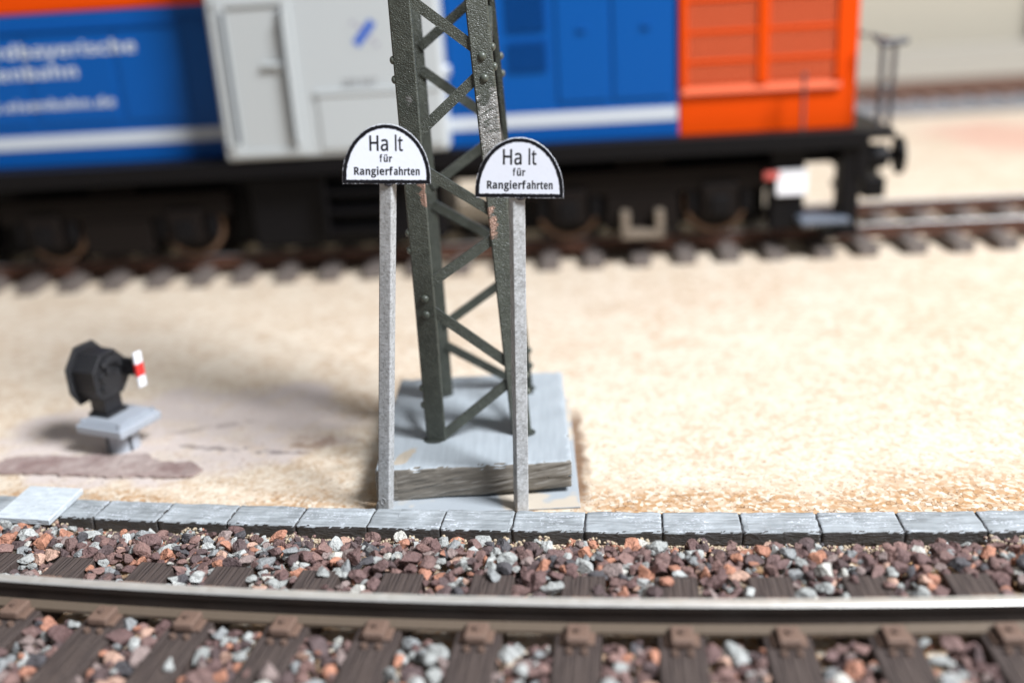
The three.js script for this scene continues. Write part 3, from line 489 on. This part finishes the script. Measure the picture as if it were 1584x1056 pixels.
  const pg = new THREE.ExtrudeGeometry(sh, { depth: 0.16, bevelEnabled: true, bevelSize: 0.06, bevelThickness: 0.05, bevelSegments: 2, curveSegments: 4 }); pg.rotateX(-Math.PI / 2);
  const pud = add('plaster_patch', boxUV(pg, 18), new THREE.MeshStandardMaterial({ map: colourTex(512, 512, (u, v) => mix3([0.24, 0.165, 0.148], [0.49, 0.41, 0.37], clamp(0.25 + 1.1 * (fbm(u * 3, v * 3, 5, 3, 3) - 0.3) + 0.7 * (fbm(u * 20, v * 20, 8, 3, 20) - 0.5)))), roughness: 0.5, ...bump(fineNoise, 0.15) })); pud.position.y = 0.1;
  tag(pud, 'brownish hardened plaster spill on the chipboard below the dwarf signal', 'plaster');
}

// =====================================================================
// FAR TRACK AND LOCOMOTIVE
// =====================================================================
const LO = [0, 0, -181.5], YAW = -0.055, RT = 3.8;
{
  const t = thing('track', 'straight rear track under the locomotive on grey-brown sleepers', 'track', LO, YAW);
  const slp = rbox(3.2, 1.7, 30.5, 0, 0.86, 0, 0.2), chair = rbox(1.7, 0.7, 4.6, 0, 0.3, 0, 0.15), M_s = mat(0.14, 0.115, 0.10, 0.55, bump(fineNoise, 0.1)), M_rust = mat(0.075, 0.027, 0.013, 0.6), M_rt = mat(0.42, 0.41, 0.40, 0.4, { metalness: 0.7 });
  for (let k = 0; k < 52; k++) { const x = -142 + k * 7.5; const s = add('sleeper', slp, M_s, t); s.position.set(x, 0, (h2(k, 2) - 0.5) * 0.6); s.rotation.y = (h2(k, 3) - 0.5) * 0.03; for (const z of [-8.25, 8.25]) { const c = add('rail_chair', chair, M_s, s); c.position.set(0, 1.6, z); } }
  const prof = railProfile(RT - 1.65);
  for (const z of [-8.25, 8.25]) { const f = [[V(-146, 1.65, z), V(0, 0, 1)], [V(246, 1.65, z), V(0, 0, 1)]]; const r = add('rail', sweep(f, prof, notHead), M_rust, t); add('rail_head', sweep(f, prof, isHead), M_rt, r); }
}
const font = await new FontLoader().loadAsync('fonts/droid/droid_sans_bold.typeface.json');
{
  const l = thing('diesel_locomotive', 'blue and orange model diesel locomotive with pale grey cab, standing behind the mast', 'locomotive', LO, YAW);
  const P = (r, g, b, q, sp) => new THREE.MeshPhysicalMaterial({ color: C(r, g, b), roughness: q, specularIntensity: sp }), M_blue = P(0.001, 0.070, 0.28, 0.4, 0.45), M_orange = P(0.62, 0.056, 0.0005, 0.5, 0.2), M_slat = P(0.60, 0.11, 0.04, 0.55, 0.4), M_cab = mat(0.42, 0.44, 0.435, 0.5), M_white = mat(0.50, 0.53, 0.56, 0.5), M_black = P(0.004, 0.0035, 0.004, 0.5, 0.3), M_brown = P(0.008, 0.0055, 0.0045, 0.6, 0.25), M_blueDark = P(0.002, 0.03, 0.16, 0.5, 0.4), M_louvre = mat(0.50, 0.06, 0.01, 0.5), M_seam = mat(0.40, 0.40, 0.38, 0.5);
  const HW = 12, HL = 9.2, CW = 16.8;
  // hoods: a body with rounded upper edges
  const hood = (x0, x1, top, HW = 12) => { const s = new THREE.Shape(); s.moveTo(-HW, 21); s.lineTo(HW, 21); s.lineTo(HW, top - 3); s.quadraticCurveTo(HW - 0.2, top - 0.6, HW - 3, top); s.lineTo(-HW + 3, top); s.quadraticCurveTo(-HW + 0.2, top - 0.6, -HW, top - 3); s.closePath(); const g = new THREE.ExtrudeGeometry(s, { depth: x1 - x0 - 0.5, bevelEnabled: true, bevelSize: 0.25, bevelThickness: 0.25, bevelSegments: 2 }); g.translate(0, 0, 0.25); g.rotateY(Math.PI / 2); return g.translate(x0, 0, 0); };
  const hb = add('engine_hood', hood(-8, 29.6, 52), M_blue, l);
  const ho = add('end_hood', hood(29.65, 57.6, 52), M_orange, l);
  const hl = add('rear_hood', hood(-112, -43.3, 50, HL), M_blue, l);
  add('hood_roof', span(-112, -43.5, 45.2, 51.2, -9.8, 9.8, 0.8), M_orange, hl);
  add('roof_gutter', span(-112, -43.4, 42.6, 43.1, HL + 0.2, HL + 0.7), M_blue, hl);
  const face = (name, x0, x1, y0, y1, z, t, m, p, r = 0.1) => add(name, span(x0, x1, y0, y1, z, z + t, r), m, p);
  // stripes
  face('stripe', -111.5, -43.6, 23.8, 26.0, HL + 0.25, 0.12, M_white, hl, 0); face('stripe', -7.6, 29.4, 23.5, 25.7, HW + 0.25, 0.12, M_white, hb, 0);
  // raised door panels and grilles on the blue hood
  for (const [x0, x1] of [[-6.6, 1.6], [10.6, 18.6], [19.4, 28.4]]) face('hood_door', x0, x1, 27.2, 47, HW + 0.25, 0.28, M_blue, hb);
  const grille = (x0, x1, y0, y1, n, m, p) => { const g = []; for (let i = 0; i < n; i++) { const x = lerp(x0, x1, (i + 0.5) / n); g.push(box((x1 - x0) / n * 0.45, y1 - y0, 0.35, x, (y0 + y1) / 2, HW + 0.45)); } const o = add('ventilation_slats', g, m, p); o.userData.kind = 'stuff'; };
  for (const [y0, y1] of [[38.4, 47.5], [32.3, 36.9]]) { face('grille_backing', 2.9, 9, y0, y1, HW + 0.15, 0.12, M_blueDark, hb, 0); grille(2.9, 9, y0, y1, 11, M_blue, hb); }
  for (const [x0, x1] of [[-110, -92], [-91, -77], [-76, -62]]) face('hood_door', x0, x1, 27.6, 42, HL + 0.25, 0.22, M_blue, hl);
  face('hood_door', -61, -50, 27.6, 42, HL + 0.25, 0.22, M_blue, hl);
  for (const x of [-1, 14, 24]) { const k = add('door_handle', span(x, x + 1.3, 38, 38.5, HW + 0.5, HW + 1.0, 0.15), M_blue, hb); }
  // orange louvred end
  const zf = HW + 0.25;
  for (const [x0, x1] of [[30.9, 42.0], [43.6, 54.2]]) for (const [y0, y1] of [[28.9, 31.9], [32.5, 36.4], [37.0, 41.2], [41.8, 46]]) {
    face('grille_backing', x0, x1, y0, y1, zf - 0.1, 0.12, M_louvre, ho, 0); const g = []; const n = 17;
    for (let i = 0; i < n; i++) g.push(box((x1 - x0) / n * 0.42, y1 - y0, 0.3, lerp(x0, x1, (i + 0.5) / n), (y0 + y1) / 2, zf + 0.15)); for (let y = y0 + 0.35; y < y1; y += 0.8) g.push(box(x1 - x0, 0.22, 0.2, (x0 + x1) / 2, y, zf + 0.22)); const o = add('ventilation_slats', g, M_slat, ho); o.userData.kind = 'stuff';
  }
  for (const y of [32.2, 36.7, 41.5]) face('grille_bar', 30.7, 54.4, y - 0.3, y + 0.3, zf + 0.1, 0.42, M_orange, ho);
  for (const [x0, x1] of [[29.9, 30.9], [42.0, 43.6], [54.2, 55.2]]) face('grille_frame', x0, x1, 28.6, 46.4, zf, 0.7, M_orange, ho);
  add('grille_sill', hexa([[30.0, 27.0, zf + 0.5], [55.0, 27.0, zf + 0.5], [55.0, 27.0, zf - 0.2], [30.0, 27.0, zf - 0.2], [30.0, 27.4, zf + 0.9], [55.0, 27.4, zf + 0.9], [55.0, 28.8, zf - 0.2], [30.0, 28.8, zf - 0.2]]), M_slat, ho);
  // cab
  const cab = add('cab', span(-43.2, -7.2, 21.2, 62, -CW, CW, 0.7), M_cab, l);
  for (const x of [-40.9, -31.9]) face('door_shade', x, x + 0.75, 24, 44, CW + 0.45, 0.12, mat(0.10, 0.11, 0.12, 0.6), cab, 0);  // dark strips paint in the handrail shadow along both door edges
  const door = face('cab_door', -40.0, -31.4, 22.8, 44.6, CW - 0.05, 0.12, mat(0.40, 0.415, 0.405, 0.5), cab, 0.05);
  for (const [x0, x1, y0, y1] of [[-41.6, -40.1, 21.9, 46], [-31.3, -30.0, 21.9, 46], [-40.1, -31.3, 21.9, 22.8], [-40.1, -31.3, 44.7, 46]]) face('door_frame', x0, x1, y0, y1, CW, 0.5, M_cab, cab);
  for (const x of [-41.9, -30.9]) { const h = add('handrail', [rod(V(x, 24, CW + 1.5), V(x, 43.5, CW + 1.5), 0.22), rod(V(x, 24, CW - 0.1), V(x, 24, CW + 1.5), 0.2), rod(V(x, 43.5, CW - 0.1), V(x, 43.5, CW + 1.5), 0.2)], M_cab, cab); }
  add('door_handle', [span(-35.2, -32.2, 35.5, 36.2, CW + 0.3, CW + 0.9, 0.2), span(-33.2, -32.5, 34.8, 36.4, CW, CW + 0.6, 0.2)], M_cab, door);
  face('cab_panel', -27.3, -7.8, 22.4, 31.0, CW, 0.3, M_cab, cab); face('panel_edge', -27.5, -7.6, 30.8, 31.5, CW, 0.55, M_cab, cab);
  // emblem and running number on the cab side
  {
    const cv = document.createElement('canvas'); cv.width = cv.height = 128; const g = cv.getContext('2d'); g.fillStyle = '#adb1b0'; g.fillRect(0, 0, 128, 128);
    g.fillStyle = '#2a55a8'; g.save(); g.translate(64, 64); g.rotate(-0.85); g.fillRect(-62, -19, 124, 38); g.restore();
    g.fillStyle = '#8d8496'; for (const [x, y] of [[10, 12], [36, 30], [84, 84], [104, 106]]) g.fillRect(x, y, 17, 15);
    const t = new THREE.CanvasTexture(cv); t.colorSpace = THREE.SRGBColorSpace; t.magFilter = THREE.LinearFilter;
    const e = new THREE.PlaneGeometry(4.6, 4.6); const m = add('emblem', e, new THREE.MeshStandardMaterial({ map: t, roughness: 0.5 }), cab); m.position.set(-18.9, 39.8, CW + 0.03); m.userData.label = 'small emblem with a blue diagonal bar';
  }
  const text = (str, size, x, y, z, m, p, right) => { const g = new TextGeometry(str, { font, size, depth: 0.05, curveSegments: 3 }); g.computeBoundingBox(); const w = g.boundingBox.max.x; return add('lettering', g.scale(right ? 1.3 : 1, 1, 1).translate(right ? x - w * 1.3 : x, y, z), m, p); };
  text('203 547', 1.15, -23.3, 31.9, CW + 0.02, mat(0.22, 0.22, 0.22, 0.6), cab);
  text('Nordbayerische', 2.1, -57.6, 38.6, HL + 0.48, M_white, hl, true); text('Eisenbahn', 2.1, -68, 35.2, HL + 0.48, M_white, hl, true); text('www.eisenbahn.de', 1.6, -62.6, 30.2, HL + 0.48, M_white, hl, true);
  // underframe
  const fr = add('underframe', [span(-112, 58.6, 18.2, 21.0, -16.4, 16.4, 0.3), span(-108, 56, 14.6, 18.2, -8, 8), span(-108, -9, 5.2, 14.6, -5.5, 5.5), span(1.5, 45, 5.2, 14.6, -5.5, 5.5), span(-110, -90, 6, 16, -10, 10)], M_black, l);
  add('end_beam', span(57.2, 59.4, 12.8, 20.6, -15.5, 15.5, 0.3), M_black, fr);
  // wheels and bogies
  const wheel = () => join([new THREE.CylinderGeometry(5.6, 5.6, 2.4, 36).rotateX(Math.PI / 2), new THREE.CylinderGeometry(6.2, 6.2, 0.7, 36).rotateX(Math.PI / 2).translate(0, 0, -1.4)]), wg = wheel();
  const M_tyre = mat(0.24, 0.15, 0.10, 0.4, { metalness: 0.6 });
  for (const [c, half, wl] of [[-65.3, 20, [-77.6, -53.2]], [23.6, 21, [11.4, 36.2]]]) {
    const b = add('bogie', [span(c - half, c + half, 11.6, 15.8, 10.2, 12.4, 0.4), span(c - half, c + half, 11.6, 15.8, -12.4, -10.2, 0.4), span(c - 4, c + 4, 6, 17, -11, 11), ...wl.map((x) => span(x - 3, x + 3, 7.2, 13, 10.4, 13.4, 0.5)), ...wl.map((x) => span(x - 3, x + 3, 7.2, 13, -13.4, -10.4, 0.5)), span(c - 6, c + 6, 5.5, 11.6, 10.4, 12.2, 0.4)], M_brown, l);
    for (const x of wl) for (const s of [-1, 1]) { const w = add('wheel', wg, M_brown, b); w.position.set(x, RT + 5.6, s * 7.6); if (s < 0) w.rotation.y = Math.PI; const ty = add('tyre', new THREE.TorusGeometry(5.1, 0.55, 8, 36), M_tyre, b); ty.position.set(x, RT + 5.65, s * 8.5); }
    for (const x of wl) for (const e of [-4.3, 4.3]) { const sp = add('spring', new THREE.CylinderGeometry(1.1, 1.1, 3.4, 12), M_black, b); sp.position.set(x + e, 9.9, 11.6); }
    for (const x of wl) add('axle_box', rbox(3.2, 3.2, 0.8, x, RT + 5.6, 13.6, 0.5), M_black, b);
  }
  const step = (name, x0, x1, y0, y1, m = M_black) => add(name, span(x0, x1, y0, y1, 12.8, 15.6, 0.2), m, fr);
  const tank = add('fuel_tank', span(-42, -9, 5.4, 18, -12.5, 12.5, 1.2), M_black, fr);
  for (const y of [8.4, 11.6, 14.8]) { add('step', span(-28, -18, y, y + 0.5, 12.6, 15.4, 0.15), M_black, fr); }
  for (const x of [-28.4, -17.6]) add('step_side', span(x - 0.3, x + 0.3, 7.6, 18.4, 13, 15.4, 0.15), M_black, fr);
  add('sand_box', [span(20.0, 21.4, 5.2, 9.2, 12.2, 14.4, 0.2), span(25.6, 27, 5.2, 9.2, 12.2, 14.4, 0.2), span(20.0, 27, 4.6, 6.0, 12.2, 14.4, 0.2)], mat(0.17, 0.135, 0.10, 0.6), fr);
  // corner steps at the buffer end
  add('corner_step', [span(55.2, 58.2, 4.4, 18.2, 10.5, 15.2, 0.4), span(52.5, 58.2, 3.9, 4.7, 11, 16, 0.2)], M_black, fr);
  add('sand_pipe', span(44.4, 49.9, 4.6, 18.2, 9, 13.2, 0.4), M_black, fr);
  const marker = add('added_white_plate', rbox(5.0, 4.2, 0.5, 47.6, 12.7, 13.9, 1.6), mat(0.80, 0.80, 0.82, 0.5), fr); marker.rotation.z = 0; add('red_tip', rbox(2.6, 1.3, 0.55, 44.4, 14.0, 13.95, 0.4), mat(0.55, 0.10, 0.08, 0.5), marker);  // added white plate standing in for a bright spot below the frame
  // buffers
  for (const z of [-10.2, 10.2]) {
    const bf = add('buffer', [new THREE.CylinderGeometry(1.9, 2.3, 4.2, 20).rotateZ(-Math.PI / 2).translate(61.4, 15.6, z), new THREE.CylinderGeometry(0.95, 0.95, 2.4, 16).rotateZ(Math.PI / 2).translate(64.2, 15.6, z)], M_black, fr);
    add('buffer_head', new THREE.CylinderGeometry(3.1, 3.1, 0.7, 28).rotateZ(Math.PI / 2).translate(65.6, 15.6, z), M_black, bf);
  }
  add('hose_box', span(59.4, 63, 9.2, 12.6, 6, 13, 0.4), M_black, fr); add('foot_step', span(48.6, 56.4, 6.2, 7.1, 11.5, 17, 0.25), mat(0.12, 0.14, 0.175, 0.4), fr);  // blue-grey of the foot step holds the bluish light falling on it
  add('coupler', [span(58, 66, 8.2, 9.6, -2.2, 2.2, 0.3), span(64, 66, 9.4, 12.5, -2, -1, 0.2)], M_black, fr);
  // platform railings
  const M_rail = mat(0.05, 0.05, 0.055, 0.5);
  for (const z of [-14.8, 14.8]) {
    add('platform_railing', [rod(V(60.6, 20.8, z), V(60.6, 33.5, z), 0.42), rod(V(60.6, 33.5, z), V(58.8, 35.2, z), 0.40), rod(V(62.6, 20.4, z - Math.sign(z) * 1.2), V(62.8, 33.8, z - Math.sign(z) * 1.2), 0.40), rod(V(60.2, 33.6, z), V(64.6, 33.9, z - Math.sign(z) * 1.2), 0.55), rod(V(60.6, 27, z), V(62.8, 27, z - Math.sign(z) * 1.2), 0.34)], M_rail, l);
  }
  add('platform_railing', [rod(V(62.8, 33.8, -13.5), V(62.8, 33.8, -3), 0.40), rod(V(62.8, 33.8, 3), V(62.8, 33.8, 13.5), 0.40)], M_rail, l);
  add('end_platform', span(57.7, 63.4, 19.2, 20.6, -15, 15, 0.3), M_black, l);
  for (const x of [48.6]) add('stanchion', [rod(V(x, 20.8, 15.6), V(x, 29.6, 15.6), 0.26), new THREE.SphereGeometry(0.42, 10, 8).translate(x, 29.7, 15.6)], M_rail, l);
  add('cab_lamp', new THREE.CylinderGeometry(0.9, 0.9, 1, 14).rotateZ(Math.PI / 2).translate(-6.8, 33.4, 15.2), M_white, cab);
}

// ---------- an added panel lamp body, unseen, standing in for the window light at right ----------
{
  const L = scene.getObjectByName('panel_light'), S = 185, o = thing('added_panel_lamp', 'added square panel lamp standing in for the window light, outside the picture', 'lamp', L.position.clone().multiplyScalar(1 / SCALE).toArray());
  o.quaternion.copy(L.quaternion);
  add('housing', rbox(S + 16, S + 16, 14, 0, 0, 14, 3), mat(0.6, 0.6, 0.6, 0.5), o);
  add('lamp_diffuser', box(S, S, 2, 0, 0, 5), new THREE.MeshStandardMaterial({ color: C(0.8, 0.8, 0.8), emissive: C(0.95, 0.985, 1.05), emissiveIntensity: 1 }), o);
}
// ---------- a third track far behind, in front of the wall ----------
{
  const t = thing('track', 'blurred brown track on grey ballast along the wall', 'track', [120, 0, -326], -0.03);
  add('ballast_strip', rbox(700, 3, 40, 0, 1.45, 0, 1), mat(0.27, 0.27, 0.28, 0.9, bump(fineNoise, 0.5)), t);
  const prof = railProfile(2.6); for (const z of [-8.25, 8.25]) add('rail', sweep([[V(-340, 4.2, z), V(0, 0, 1)], [V(340, 4.2, z), V(0, 0, 1)]], prof, () => true), mat(0.14, 0.07, 0.045, 0.5), t);
  const slp = box(3.2, 1.6, 30); for (let k = 0; k < 40; k++) { const s = add('sleeper', slp, mat(0.13, 0.085, 0.065, 0.7), t); s.position.set(-150 + k * 7.6, 3.5, 0); }
}

// ---------- millimetres to metres ----------
{
  const done = new Set();
  scene.traverse((o) => { if (o.isLight) return; o.position.multiplyScalar(SCALE); if (o.isMesh && !done.has(o.geometry)) { done.add(o.geometry); o.geometry.scale(SCALE, SCALE, SCALE); } });
}
renderer.render(scene, camera);
